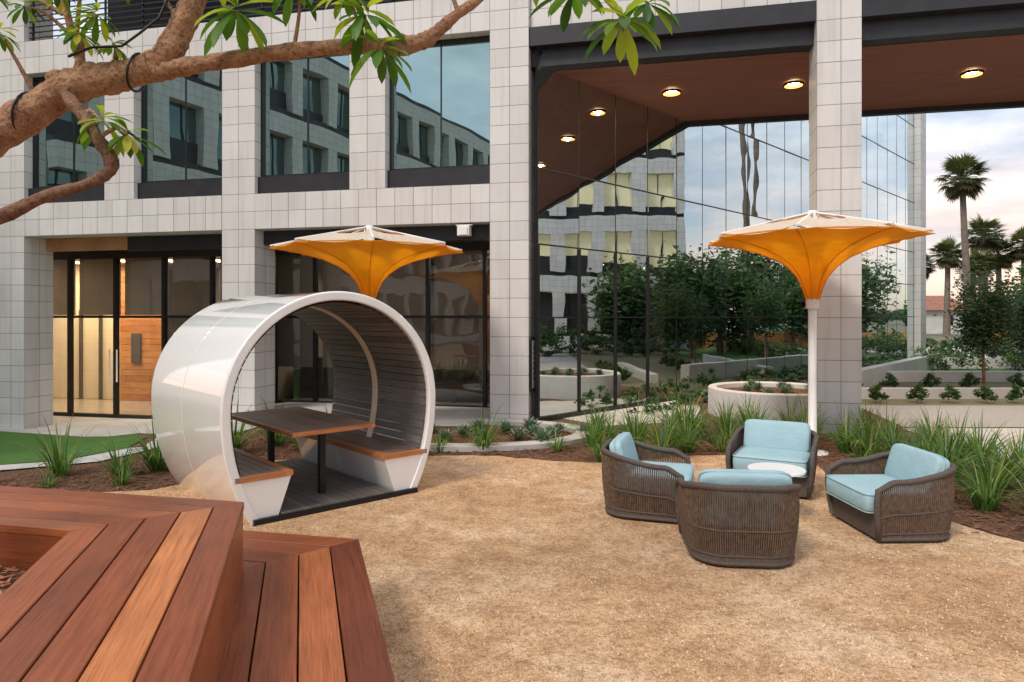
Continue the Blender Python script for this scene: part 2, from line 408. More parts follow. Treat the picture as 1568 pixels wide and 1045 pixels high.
for a, b in ((.7, 5.40), (6.06, 14.5), (15.2, 20)):
    mb.box(a, b, .04, .5, 6.62, 6.947, 0); mb.box(a, b, .22, .5, 6.31, 6.618, 0)
mb.box(.72, 20, 4.28, 4.42, 6.2, 11, 0)
wins = [(-10.07, -8.08), (-7.38, -5.375), (-4.664, -2.695), (-1.98, 0)]
for a, b in wins:
    mb.box(a, b, .10, .45, Z1+.002, Z1+.34, 0)
    mb.box(a, a+.04, .2, .32, Z1+.342, Z2-.002, 1); mb.box(b-.04, b, .2, .32, Z1+.342, Z2-.002, 1)
    mb.box(a+.04, b-.04, .2, .32, Z2-.06, Z2-.002, 1); mb.box(a+.04, b-.04, .2, .32, Z1+.342, Z1+.39, 1)
    m_ = (a+b)/2; mb.box(m_-.010, m_+.010, .24, .3, Z1+.392, Z2-.062, 1)
mb.box(-4.664, -.002, .3, .62, Z0-.27, Z0-.003, 0)
mb.box(-8.0, -5.377, .52, .62, Z0-.3, Z0-.003, 0)
mb.box(-10.07, -.002, 2.2, 2.4, Z3, 11.5, 1)
mb.box(-10.07, -.002, .0, 2.2, 10.3, 11.4, 1)
for i in range(9): mb.box(-10.05, -.02, .10, .125, Z3+.1+i*.115, Z3+.118+i*.115, 1)
mb.box(-10.05, -.02, .07, .15, Z3+1.12, Z3+1.17, 1)
for i in range(12): x = -10+i*.9; mb.box(x, x+.03, .126, .16, Z3+.002, Z3+1.118, 1)
mb.obj('steelwork', [M_dark, M_frame], B, O, TH)
mb = MB()
mb.box(-10.07, -.002, .52, 2.3, Z3-.1, Z3+.003, 0)
for a, b in ((-12.5, -5.375), (-4.664, 0.2)):
    mb.box(a+.001, b-.001, .705, 2.0, Z0+.003, Z0+.1, 1)
mb.box(-10.068, -5.38, .502, .703, Z0+.003, Z0+.1, 1); mb.box(-4.66, -.003, .502, .703, Z0+.003, Z0+.1, 1)
mb.box(-10.06, -8.0, .52, .60, Z0-.27, Z0-.003, 1)
mb.obj('recess_ceiling', [M_concW, M_copper], B, O, TH)
mb = MB()
rw = random.Random(4)
for a, b in wins:
    m_ = (a+b)/2
    for a_, b_ in ((a, m_), (m_, b)):
        q = [rw.uniform(-.004, .004) for _ in range(3)]; q.append(q[0]+q[2]-q[1])
        mb.face([(a_, .26+q[0], Z1+.3), (b_, .26+q[1], Z1+.3), (b_, .26+q[2], Z2), (a_, .26+q[3], Z2)], 0)
mb.obj('upper_window_glass', [M_glassU], B, O, TH)
GY = 1.8
mb = MB(); gl = MB()
for a, b, ms, zb in ((-11.9, -5.6, (-11.8, -10.77, -9.49, -8.19, -6.94, -5.80), -.55), (-5.5, .55, (-5.48, -4.40, -3.13, -1.83, -.60, .48), -.1)):
    gl.face([(a, GY, zb), (b, GY, zb), (b, GY, 3.3), (a, GY, 3.3)], 0)
    for x in ms: mb.box(x, x+.07, GY-.06, GY+.06, zb, 3.22, 0)
    mb.box(a, b, GY-.055, GY+.055, 3.22, 3.56, 1); mb.box(a, b, GY-.05, GY+.05, zb, zb+.14, 1)
    for i in range(len(ms)-1):
        mb.box(ms[i]+.072, ms[i+1]-.002, GY-.05, GY+.05, 1.83, 1.89, 0)
mb.tube([(-9.55, GY-.1, .35), (-9.55, GY-.1, 1.1)], .015, 2, 8); mb.tube([(-9.35, GY-.1, .35), (-9.35, GY-.1, 1.1)], .015, 2, 8)
mb.box(-5.62, -5.48, .8, GY+.3, -1, 3.5, 1)
mb.box(-12.6, -11.9, GY-.1, GY+.1, -1, 3.55, 1)
mb.obj('storefront_frames', [M_frame, M_dark, M_whiteP], B, O, TH)
gl.obj('storefront_glass', [M_glassG], B, O, TH)
mb = MB()
mb.box(-17, 1.5, GY+.1, 8, 3.3, 3.4, 0); mb.box(-17, -5.55, 7.5, 7.6, -.8, 3.3, 1); mb.box(-5.45, 1.5, 7.5, 7.6, -.8, 3.3, 7)
mb.box(-17, -16.9, GY+.1, 7.5, -.8, 3.3, 1); mb.box(-5.55, -5.45, GY+.3, 7.5, -.8, 3.3, 7)
mb.box(-16.9, -5.56, GY+.08, 7.5, -.5, -.44, 3); mb.box(-5.44, 1.4, GY+.08, 7.5, -.05, .0, 2)
mb.box(-16.9, -11.62, 4.3, 4.4, -.43, 3.29, 1)
mb.box(-12.9, -12.85, 4.2, 4.29, -.43, 2.0, 2); mb.box(-12.25, -12.2, 4.2, 4.29, -.43, 2.0, 2); mb.box(-12.9, -12.2, 4.2, 4.29, 2.0, 2.05, 2)
for i in range(22):
    mb.bd(-11.6, -10.2, 4.25, 4.35, -.43+i*.17, -.43+i*.17+.163, 5, R.random(), 'x')
mb.box(-11.2, -10.9, 4.20, 4.24, .6, 1.4, 2)
mb.box(-10.2, -5.56, 6.0, 6.1, -.4, 3.3, 7); mb.box(-8.7, -8.3, 4.5, 5, -.4, 3.3, 2)
mb.box(-9.6, -9.0, 5.8, 5.95, -.4, 2.0, 2)
# low cabinets and chairs behind the shades
mb.box(-5.3, .3, GY+.7, GY+1.1, .0, .72, 2)
for i in range(5): x = -4.9+i*1.1; mb.box(x, x+.45, GY+.45, GY+.5, .35, .95, 2); mb.box(x+.2, x+.25, GY+.5, GY+.55, .0, .4, 2)
for x in (-13.4, -12.2, -10.6, -9.4, -8.2): mb.box(x, x+.2, 2.6, 4.1, 3.27, 3.298, 4)
for x in (-4.2, -2.9, -1.6, -.3): mb.box(x, x+.15, 2.6, 2.9, 3.27, 3.298, 4)
for a, b, z in ((-11.7, -10.8, 1.9), (-10.68, -9.52, 1.9), (-9.4, -8.22, 1.9), (-8.1, -6.97, .45), (-6.85, -5.83, .45), (-5.4, -4.43, .75), (-4.3, -3.16, .75), (-3.03, -1.86, .75), (-1.73, -.63, .75), (-.5, .45, .75)):
    mb.box(a, b, GY+.2, GY+.21, z, 3.25, 6)
mb.obj('lobby_interior', [M_intwall, M_intwall, M_intdark, M_intfloor, E_ceil, M_woodwall, M_shade, M_intgrey], B, O, TH)
def area(name, loc, sx_, sy_, e, col, rot=(0, 0, 0)):
    ld = bpy.data.lights.new(name, 'AREA'); ld.shape = 'RECTANGLE'; ld.size = sx_; ld.size_y = sy_; ld.energy = e; ld.color = col
    lo = bpy.data.objects.new(name, ld); sc.collection.objects.link(lo); lo.parent = FI; lo.location = loc; lo.rotation_euler = rot
FI = empty('lobby_lighting', O, TH); FI.parent = B
area('lobby_ceiling_lamp', (-11.8, 3.1, 3.2), 3.5, 1.2, 210, (1, .78, .52))
area('lobby_ceiling_lamp', (-8.0, 3.6, 3.2), 3.0, 1.2, 55, (1, .80, .58))
area('meeting_room_lamp', (-2.4, 3.6, 3.1), 5, 1.0, 75, (1, .82, .66), (radians(-25), 0, 0))
mb = MB()
mb.face([(.7, .5, 6.305), (.7, 4.28, 6.305), (20, 4.28, 6.305), (20, .5, 6.305)], 0)
mb.box(.7, 20, .5, 4.28, 6.4, 6.5, 0)
mb.obj('bridge_soffit', [M_soffit], B, O, TH)
W0 = (.42, 12.01, 0); WR = radians(45); WL = 22.9
mb = MB(); gl = MB()
zs = [-.1, 1.85, 3.15, 4.5, 6.55, 8.15, 9.7, 11.2]; xs_ = [0, .05]
while xs_[-1]+1.14 < WL: xs_.append(xs_[-1]+1.14)
xs_.append(WL)
for i in range(1, len(xs_)-1):
    for j in range(len(zs)-1):
        q = [rw.uniform(-.003, .003) for _ in range(3)]; q.append(q[0]+q[2]-q[1])
        a, b = xs_[i], xs_[i+1]
        gl.face([(a, q[0], zs[j]), (b, q[1], zs[j]), (b, q[2], zs[j+1]), (a, q[3], zs[j+1])], 0)
for i, x in enumerate(xs_[1:-1]):
    w = .018 if i % 2 == 0 else .006
    mb.box(x-w/2, x+w/2, -.005, .05, 0, 11.2, 0)
for z in zs[1:-1]: mb.box(0, WL, -.012, -.006, z-.013, z+.013, 0)
mb.box(0, WL, -.05, .1, -.1, .09, 0)
for i, x in enumerate(xs_[1:5]): mb.box(x-.022, x+.022, -.03, .06, .092, 3.13, 0)
mb.obj('curtain_wall_mullions', [M_frame], B, W0, WR)
gl.obj('curtain_wall_glass', [M_glassW], B, W0, WR)
mb = MB()
mb.box(WL, WL+.75, -.25, .8, -.2, 11.6, 0, (WL, Z0))
mb.box(WL+.05, WL+.7, .8, 14, -.2, 11.6, 0, (WL, Z0))
mb.obj('end_pier', [M_tile], B, W0, WR)
mb = MB()
mb.box(1.8, WL, .3, 8, -.06, -.02, 3); mb.box(1.8, WL, 5.5, 5.6, 0, 3.2, 0); mb.box(1.8, WL, .3, 5.5, 3.2, 3.4, 0); mb.box(.3, WL, .3, 5.5, 6.7, 6.9, 0); mb.box(.3, WL, 4, 4.1, 3.4, 11, 0)
mb.box(.1, 1.15, .25, .26, 1.9, 3.1, 5); mb.box(1.25, 2.25, .25, .26, 1.9, 3.1, 5)
mb.box(2.2, 3.1, 4.0, 4.05, 0, 2.4, 1); mb.box(2.3, 3.0, 3.95, 3.99, .02, 2.2, 2)
mb.box(3.6, 4.3, 3.2, 3.4, 0, 2.6, 1)
mb.box(4.0, 4.6, .3, .35, 0, 3.1, 6)
for x in (2.6, 3.2, 5.0, 7): mb.box(x, x+.1, 2.4, 2.5, 3.16, 3.198, 4)
mb.obj('curtain_wall_interior', [M_intdark, M_shade, M_copper, M_intdark, E_ceil, M_shade, M_intwall], B, W0, WR)
mb = MB(); mb.box(.0, .03, 0, .30, 0, .95, 0); mb.box(.031, .034, .03, .27, .05, .90, 1)
for i in range(7): mb.box(.035, .037, .07, .23, .75-i*.09, .77-i*.09, 0)
mb.obj('address_sign', [M_black, M_whiteP], None, (.32, 11.98, .55), TH)
mb = MB()
mb.box(-.11, .11, -.16, 0, -.10, .08, 0); mb.box(-.08, .08, -.19, -.161, -.09, .05, 0); mb.box(-.03, .03, -.0, .12, .0, .06, 1); mb.box(-.15, .15, -.12, -.02, .081, .10, 0)
mb.obj('security_floodlight', [M_whiteP, M_dark], None, (-.84, 12.35, 3.42), TH)
for i, (x, y) in enumerate(((3.14, 13.43), (5.35, 12.97), (8.34, 12.38), (11.3, 11.8))):
    mb = MB()
    for r0, r1, z0, z1, mt in ((.0, .10, .0, .0, 0), (.10, .165, .0, -.035, 2), (.165, .185, -.035, -.033, 1), (.185, .187, -.033, 0.01, 1)):
        rows = [[(r*cos(2*pi*k/20), r*sin(2*pi*k/20), z) for k in range(20)] for r, z in ((r0 or .001, z0), (r1, z1))]
        mb.grid(rows, mt, .5, True, False)
    o = mb.obj('soffit_downlight', [E_lamp, M_dark, E_ring], None, (x, y, 6.285))
    ld = bpy.data.lights.new('downlight_lamp', 'SPOT'); ld.energy = 260; ld.color = (1, .68, .38); ld.spot_size = radians(165); ld.spot_blend = .9; ld.shadow_soft_size = .03
    lo = bpy.data.objects.new('downlight_lamp', ld); sc.collection.objects.link(lo); lo.parent = o; lo.location = (0, 0, -.045)
mb = MB(); mb.tube([(0, 0, 0), (0, 0, .02)], .06, 0, 16); mb.obj('recess_downlight', [E_lamp], None, (-6.55, 14.25, 3.49))

def wing(name, loc, rz, length, floors, winmat, bay=4.7):
    e = empty(name, loc, rz); mb = MB(); g = MB()
    H = floors*3.393+.7
    g.face([(0, .45, 0), (length, .45, 0), (length, .45, H), (0, .45, H)], 0)
    for f in range(floors+1):
        z = f*3.393; z0 = z-.35 if f else -.3
        mb.box(0, length, 0, .5, z0+.2, z0+1.05, 0, (0, Z0))
        mb.box(0, length, .1, .5, z0+1.052, z0+1.3, 1)
    x = 0; rr = random.Random(2)
    while x < length:
        for f in range(floors):
            mb.box(x, x+.72, -.004, .496, f*3.393+.903, f*3.393+3.24, 0, (x, Z0))
            if f: mb.box(x+1.45, x+1.49, .40, .45, f*3.393+.95, f*3.393+3.24, 1); mb.box(x+.72, x+2.35, .36, .44, f*3.393+.95, f*3.393+.95+rr.choice((.3, .5, .9)), 1)
            else: mb.box(x+.72, x+2.35, .36, .44, .9, 3.2, 1)
        x += 2.35
    mb.box(0, length, .6, 12, 0, H, 0)
    mb.obj('wing_facade', [M_tile, M_dark], e); g.obj('wing_glass', [winmat], e)
M_creamwin = simple('lit_window_blinds', (.72, .66, .42), .25, 0, .15, .4, 0, **{'Emission Color': (1, .85, .5, 1), 'Emission Strength': .25})
wing('neighbour_wing', (27, 21.5, 0), radians(-90), 44, 4, M_creamwin)
wing('courtyard_wing', (-17, -34, 0), radians(90), 44, 4, M_glassB)

# ------------------------------------------------------------------ seating pod
POD = empty('seating_pod', (-1.67, 6.66, .012), atan2(.673, .74))
PRAD = 1.14
def prof(n=80):
    P = []
    for i in range(16): z = i/16*1.0; P.append((PRAD*sqrt(1-((1-z)/1.56)**2), z))
    for i in range(n+1): a = pi*i/n; P.append((PRAD*cos(a), 1.0+1.11*sin(a)))
    for i in range(15, -1, -1): z = i/16*1.0; P.append((-PRAD*sqrt(1-((1-z)/1.56)**2), z))
    return P
PR = prof(); NR = []
for i in range(len(PR)):
    a = Vector(PR[max(i-1, 0)]); b = Vector(PR[min(i+1, len(PR)-1)]); t = (b-a).normalized(); NR.append(Vector((-t[1], t[0])))
off = lambda i, d: Vector(PR[i])+NR[i]*d
PW = 2.15
mb = MB()
H2 = PW/2
for cs in ([(.09, .022), (.087, .008), (.078, 0), (.070, 0), (.020, 0), (.012, 0), (.003, .006), (0, .016), (0, .026), (0, .3), (0, H2-.3), (0, H2-.012), (0, H2-.004), (.003, H2-.002)],
           [(.003, H2+.002), (0, H2+.004), (0, H2+.012), (0, H2+.3), (0, PW-.3), (0, PW-.03), (0, PW-.018), (.004, PW-.004), (.015, PW), (.075, PW), (.09, PW-.015)]):
    rows = [[(off(i, d)[0], y, max(0, off(i, d)[1])) for d, y in cs] for i in range(len(PR))]
    mb.grid(rows, 0, .5, False, True)
rows = [[(off(i, .09)[0], y, max(0, off(i, .09)[1])) for y in (.0225, PW-.0155)] for i in range(len(PR))]
mb.grid(rows, 0, .5, False, True)
rows = [[(off(i, .004)[0], y, max(0, off(i, .004)[1])) for y in (H2-.01, H2+.01)] for i in range(len(PR))]
mb.grid(rows, 1, .5, False, True)
mb.obj('shell', [M_white, M_black], POD)
acc = [0]
for i in range(1, len(PR)): acc.append(acc[-1]+(Vector(PR[i])-Vector(PR[i-1])).length)
def at(s_, d):
    for i in range(1, len(acc)):
        if acc[i] >= s_:
            t = (s_-acc[i-1])/(acc[i]-acc[i-1]); p = off(i-1, d).lerp(off(i, d), t); return p
mb = MB()
s_ = .42
while s_ < acc[-1]-.50:
    a, b, c, d = at(s_, .091), at(s_+.078, .091), at(s_+.078, .112), at(s_, .112)
    for y0, y1 in ((.05, H2-.06), (H2+.06, PW-.05)):
        col = R.random(); u = R.random()*5
        for p, q in ((a, d), (d, c), (c, b)):
            mb.face([(p[0], y0, p[1]), (p[0], y1, p[1]), (q[0], y1, q[1]), (q[0], y0, q[1])], 0, [(u, 0), (u+.9, 0), (u+.9, .09), (u, .09)], col)
    s_ += .088
mb.obj('inner_slats', [M_slat], POD)
mb = MB()
rows = [[(off(i, d)[0], y, off(i, d)[1]) for d, y in ((.092, H2-.045), (.125, H2-.045), (.125, H2+.045), (.092, H2+.045))] for i in range(5, len(PR)-5)]
mb.grid(rows, 0, .5, False, False)
mb.obj('centre_rib', [simple('pale_rib', (.86, .66, .50), .4, 0, .05)], POD)
mb = MB()
mb.box(-.86, .88, -.03, PW+.03, 0, .05, 0)
for i in range(12): x = -.60+i*.1; mb.bd(x, x+.092, -.02, PW+.02, .052, .065, 1, R.random()*.3)
for y in (.40, 1.65): mb.box(-.03, .03, y-.03, y+.03, .066, .70, 0)
for y in (.40, 1.65): mb.box(-.28, .28, y-.03, y+.03, .68, .707, 0)
mb.obj('floor_and_posts', [M_black, M_slat], POD)
mb = MB()
for sg in (1, -1):
    for y0, y1 in ((.012, H2-.008), (H2+.008, PW-.012)):
        P4 = [(sg*a, z) for a, z in [(.62, .05), (.50, .39), (1.0, .39), (.90, .05)]]
        rows = [[(p[0], y0, p[1]) for p in P4], [(p[0], y1, p[1]) for p in P4]]
        mb.grid(rows, 0, .5, True, False, True)
    mb.bd(*sorted((sg*.485, sg*.56)), -.0, PW-.0, .392, .44, 1, .9)
    for k in range(5):
        x = .565+k*.09; mb.bd(*sorted((sg*x, sg*(x+.083))), .05, PW-.005, .392, .438, 2, R.random()*.6)
    mb.bd(*sorted((sg*.562, sg*1.02)), -.0, .046, .392, .44, 1, .8, 'x')
mb.obj('benches', [M_white, M_woodT, M_slatB], POD)
mb = MB()
tz = .710
mb.bd(-.42, -.38, .16, 1.95, tz, tz+.04, 0, .7); mb.bd(.44, .48, .16, 1.95, tz, tz+.04, 0, .7)
mb.bd(-.378, .438, .16, .20, tz, tz+.04, 0, .6, 'x'); mb.bd(-.378, .438, 1.91, 1.95, tz, tz+.04, 0, .6, 'x')
for k in range(9): x = -.376+k*.0905; mb.bd(x, x+.086, .202, 1.908, tz+.005, tz+.037, 1, R.random())
mb.obj('table_top', [M_woodT, M_slatB], POD)

# ------------------------------------------------------------------ umbrellas
def umbrella(loc, rz, sc_=1):
    e = empty('tulip_umbrella', loc, rz)
    mb = MB()
    pr = [(.075, 2.08), (.10, 2.16), (.135, 2.28), (.20, 2.42), (.31, 2.55), (.48, 2.67), (.72, 2.77), (1.0, 2.845), (1.28, 2.895), (1.52, 2.925)]
    rows = []
    for j, (r, z) in enumerate(pr):
        row = []; r *= 1 if j < 4 else 1+(sc_-1)*(j-3)/6
        f = j/(len(pr)-1)
        for k in range(64):
            a = 2*pi*k/64; m_ = (a % (pi/4))/(pi/4); cr = 1-(1-cos(pi/8)/max(.5, cos((m_-.5)*pi/4)))*min(1, f*1.3)
            dip = -.03*f*sin(m_*pi)
            row.append((r*cr*cos(a)*(1-.05*f*sin(m_*pi)), r*cr*sin(a)*(1-.05*f*sin(m_*pi)), z-dip*.8))
        rows.append(row)
    mb.grid(rows, 0, .5, True, True)
    for k in range(8):
        a = k*pi/4
        mb.tube([((r*(1 if j < 4 else 1+(sc_-1)*(j-3)/6)+.002)*cos(a), (r*(1 if j < 4 else 1+(sc_-1)*(j-3)/6)+.002)*sin(a), z-.003) for j, (r, z) in enumerate(pr)], .006, 0, 5)
    mb.obj('orange_canopy', [M_orange], e)
    mb = MB()
    H = 3.30
    for k in range(8):
        a = k*pi/4; b = a+pi/4
        p = lambda an, r, dz=0: Vector((r*sc_*cos(an), r*sc_*sin(an), H-(H-2.96)*r/1.5+dz))
        mb.tube([p(a, .06), p(a, .8), p(a, 1.5)], .018, 1, 6)
        m0, m1 = p(a, 1.48, .01), p(b, 1.48, .01)
        n_ = 8
        rows = [[], []]
        for i in range(n_+1):
            t = i/n_; o_ = m0.lerp(m1, t); rr = .42+.62*sin(pi*t)**.7
            an = a+(b-a)*t; rows[0].append(o_*(1-.02*sin(pi*t))); q = p(an, rr, .01); rows[1].append(q)
        mb.grid(rows, 0, .5, False, False)
    mb.tube([(0, 0, 3.0), (0, 0, 3.30)], .085, 1, 14); mb.tube([(0, 0, 3.30), (0, 0, 3.325)], [.07, .05], 1, 12)
    mb.obj('top_frame', [M_cream, M_whiteP], e)
    mb = MB()
    mb.tube([(0, 0, 0), (0, 0, 1.0), (0, 0, 2.1)], .055, 0, 18); mb.tube([(0, 0, 2.1), (0, 0, 3.1)], .035, 0, 12)
    mb.tube([(0, 0, .0), (0, 0, .02)], .2, 0, 20); mb.tube([(0, 0, 1.98), (0, 0, 2.12)], .085, 0, 18)
    mb.obj('mast', [M_whiteP], e)
umbrella((4.12, 9.36, 0), radians(14), .94)
umbrella((-2.28, 10.9, 0), radians(14), 1.0)

# ------------------------------------------------------------------ lounge chairs
def chair_meshes():
    path = []
    hw, y0, yb, rr = .425, -.37, .41, .27
    for i in range(12): path.append(Vector((-hw, y0+(yb-rr-y0)*i/12)))
    for i in range(16): a = pi-(pi/2)*i/16; path.append(Vector((-hw+rr+rr*cos(a), yb-rr+rr*sin(a))))
    for i in range(5): path.append(Vector((-(hw-rr)+2*(hw-rr)*i/5, yb)))
    for i in range(16): a = pi/2-(pi/2)*i/16; path.append(Vector((hw-rr+rr*cos(a), yb-rr+rr*sin(a))))
    for i in range(13): path.append(Vector((hw, yb-rr+(y0-yb+rr)*i/12)))
    ac = [0]
    for i in range(1, len(path)): ac.append(ac[-1]+(path[i]-path[i-1]).length)
    Lt = ac[-1]
    def pt(s_):
        s_ = max(0, min(Lt, s_))
        for i in range(1, len(ac)):
            if ac[i] >= s_-1e-9:
                t = (s_-ac[i-1])/(ac[i]-ac[i-1]); return path[i-1].lerp(path[i], t)
    def top(s_):
        u = min(s_, Lt-s_); return .525+.095*ss((u-.2)/.6)-.07*(1-ss(u/.16))
    def P(s_, f):
        p = pt(s_); z = .035+(top(s_)-.035)*f
        k = .90+.10*min(1, (z/.42))**.8; k += .02*sin(pi*min(1, f))
        q = Vector((p[0]*k, p[1]*k)); return Vector((q[0], q[1], z))
    fr = MB()
    rail = [P(0, 0), P(0, .35), P(0, .75)]+[P(.01+(Lt-.02)*i/60, 1) for i in range(61)]+[P(Lt, .75), P(Lt, .35), P(Lt, 0)]
    fr.tube(rail, .026, 0, 8)
    fr.tube([P(Lt*i/50, 0) for i in range(51)], .020, 0, 6)
    fr.tube([P(Lt*i/50, .44) for i in range(51)], .009, 0, 6)
    fr.tube([P(Lt*i/50, .10) for i in range(51)], .010, 0, 6)
    n = int(Lt/.0175)
    for i in range(n):
        s_ = .02+(Lt-.04)*(i+.5)/n
        fr.tube([P(s_, 0), P(s_, .25), P(s_, .5), P(s_, .75), P(s_, 1)], .0068, 1, 5, R.random(), 0, False)
    rows = [[P(Lt*i/40, f)-Vector((P(Lt*i/40, f)[0]*.03, P(Lt*i/40, f)[1]*.03, 0)) for i in range(41)] for f in (.02, .3, .5)]
    fr.grid(rows, 0, .5, False, True)
    rows = [[Vector((p[0]*.95, p[1]*.95, z)) for p in [P(Lt*i/40, .4) for i in range(41)]] for z in (.03, .24)]
    fr.grid(rows, 0, .5, True, False, True)
    for x in (-.3, .3):
        for y in (-.28, .28): fr.tube([(x, y, 0), (x, y, .04)], .02, 0, 8)
    cu = MB()
    f = lambda w, e: math.copysign(abs(w)**e, w)
    cu.sell((0, -.075, .33), (.375, .36, .095), .34, .16, 0, 44, 16)
    for zz in (.255, .405):
        cu.tube([(.372*f(cos(2*pi*b/48), .16), -.075+.357*f(sin(2*pi*b/48), .16), zz) for b in range(49)], .005, 0, 5)
    t1 = Matrix.Rotation(radians(-17), 3, 'X')
    c0 = Vector((0, .225, .545))
    cu.sell(c0, (.352, .066, .178), .30, .26, 0, 44, 18, .5, t1, .35)
    cu.tube([t1 @ Vector((.352*f(cos(2*pi*b/48), .22), 0, .178*f(sin(2*pi*b/48), .22)))+c0 for b in range(49)], .006, 0, 5)
    return fr.mesh('frame', [M_ropeF, M_rope]), cu.mesh('cushions', [M_blue])
FRM, CUM = chair_meshes()
for (x, y, f) in ((1.78, 5.40, (.10, 1)), (1.30, 6.56, (1, -.33)), (2.83, 7.38, (-.48, -.88)), (3.32, 5.98, (-1, -.03))):
    rz = atan2(f[1], f[0])+pi/2
    e = empty('lounge_armchair', (x, y, .012), rz)
    put('woven_frame', FRM, e, scale=.97); put('cushions', CUM, e, scale=.97)
mb = MB()
mb.tube([(0, 0, .44), (0, 0, .455), (0, 0, .462)], [.25, .255, .25], 0, 40); mb.tube([(0, 0, .02), (0, 0, .44)], [.03, .03], 0, 14); mb.tube([(0, 0, 0), (0, 0, .02)], [.17, .16], 0, 30)
mb.obj('round_side_table', [M_whiteP], None, (2.44, 6.30, .012))

# ------------------------------------------------------------------ tiered timber planter bench
BN = empty('tiered_timber_bench')
d = Vector((.295, -.956)).normalized(); b = Vector((-.976, .218)).normalized()
C0 = Vector((-1.51, 3.86)); C1 = Vector((-2.17, 3.345)); L0 = Vector((-.98, 4.38)); L1 = L0+Vector((-.60, -.56))
def tier(c0, c1, n, z, lr, lb, name, cols):
    mb = MB(); v = c1-c0; g = .004
    nR = abs(v.x*d.y-v.y*d.x); nB = abs(v.x*b.y-v.y*b.x)
    for i in range(n):
        f0 = i/n; f1 = (i+1)/n; eR = g/nR; eB = g/nB
        p0 = c0+v*(f0+eR); p1 = c0+v*(f1-eR)
        mb.prism([tuple(p0+d*.003), tuple(p1+d*.003), tuple(p1+d*lr), tuple(p0+d*lr)], z-.038, z, 0, cols[i][0], tuple(d), .003)
        p0 = c0+v*(f0+eB); p1 = c0+v*(f1-eB)
        mb.prism([tuple(p0+b*.003), tuple(p1+b*.003), tuple(p1+b*lb), tuple(p0+b*lb)], z-.038, z, 0, cols[i][1], tuple(b), .003)
    mb.obj(name, [M_wood], BN)
tier(C0, C1, 5, .83, 2.95, 4.5, 'upper_seat_boards', [(.28, .35), (.97, .5), (.34, .65), (.25, .4), (.5, .75)])
tier(L0, L1, 4, .45, 2.95, 5, 'lower_seat_boards', [(.05, .45), (.78, .5), (.45, .4), (.3, .6)])
mb = MB()
def wallp(p0, p1, z0, z1, th, side, col, dirv):
    w = Vector((-(p1-p0).normalized()[1], (p1-p0).normalized()[0]))*th*side
    mb.prism([tuple(p0), tuple(p1), tuple(p1+w), tuple(p0+w)], z0, z1, 0, col, dirv)
i1 = (C1-C0)*.012
wallp(C0+i1, C0+i1+d*2.94, .455, .789, .03, -1, .6, None)
wallp(C0+i1, C0+i1+b*4.45, .455, .789, .03, 1, .4, None)
wallp(C1-i1, C1-i1+d*2.9, .3, .789, .03, 1, .3, None)
wallp(C1-i1, C1-i1+b*4.4, .3, .789, .03, -1, .4, None)
j1 = (L1-L0)*.012
wallp(L0+j1, L0+j1+d*2.94, .0, .41, .03, -1, .42, None)
wallp(L0+j1, L0+j1+b*4.9, .0, .41, .03, 1, .4, None)
e1 = C0+i1*2+d*2.92; e2 = C1-i1*2+d*2.92
wallp(e2, e1, .0, .789, .03, 1, .3, None)
e3 = L0+j1*2+d*2.92
wallp(e1+(L0-C0)*.05, e3, 0, .41, .03, 1, .3, None)
mb.obj('fascia_boards', [M_wood], BN)
mb = MB()
pp = [C1, C1+b*4.4, C1+b*4.4+Vector((-.5, -5)), C1+d*2.9+Vector((-1.5, -2.0)), C1+d*2.9]
mb.face([(p[0], p[1], .62) for p in pp], 0)
mb.obj('planter_mulch', [M_mulch], BN)
mb = MB()
for k in range(1500):
    x = R.uniform(-3.6, -1.9); y = R.uniform(2.2, 3.7)
    a = R.random()*6.28; l = R.uniform(.01, .035); w = l*.3; z = .622+R.random()*.012
    if not inpoly(x, y, [tuple(p) for p in pp]): continue
    c, s2 = cos(a), sin(a)
    mb.face([(x-l*c-w*s2, y-l*s2+w*c, z), (x-l*c+w*s2, y-l*s2-w*c, z+.003), (x+l*c+w*s2, y+l*s2-w*c, z+R.uniform(0, .02)), (x+l*c-w*s2, y+l*s2+w*c, z+.005)], 0)
mb.obj('bark_chips', [M_woodT], BN)

# ------------------------------------------------------------------ foreground tree
TR = empty('tabebuia_tree')
def smooth_path(P, rad, k=5):
    V = [Vector(p) for p in P]; out = []; ro = []
    for i in range(len(V)-1):
        a = V[max(i-1, 0)]; b_ = V[i]; c = V[i+1]; e = V[min(i+2, len(V)-1)]
        for t in range(k):
            t /= k
            out.append(.5*((2*b_)+(c-a)*t+(2*a-5*b_+4*c-e)*t*t+(3*b_-a-3*c+e)*t**3)); ro.append(rad[i]+(rad[i+1]-rad[i])*t)
    out.append(V[-1]); ro.append(rad[-1]); return out, ro
mb = MB()
def limb(P, rad, mat=0, jit=.045, seg=16):
    p, r = smooth_path(P, rad, 8 if seg > 8 else 4)
    ph = R.random()*6
    r = [q*(1+.06*sin(i*.7+ph)+.04*sin(i*2.1+ph)+R.uniform(-.03, .03)) for i, q in enumerate(r)]
    mb.tube(p, r, mat, seg, .5, jit)
limb([(-3.5, 2.3, .55), (-3.35, 2.45, 1.2), (-3.0, 2.7, 1.9), (-2.62, 2.95, 2.45), (-2.326, 3.08, 2.70), (-2.148, 3.1, 2.826), (-1.98, 3.1, 2.925), (-1.80, 3.1, 2.965), (-1.63, 3.1, 3.01)], [.17, .15, .12, .095, .083, .076, .078, .066, .062])
limb([(-1.64, 3.1, 3.0), (-1.56, 3.1, 3.08), (-1.50, 3.1, 3.19), (-1.436, 3.1, 3.33), (-1.33, 3.1, 3.6), (-1.2, 3.2, 3.9)], [.055, .06, .056, .052, .045, .03])
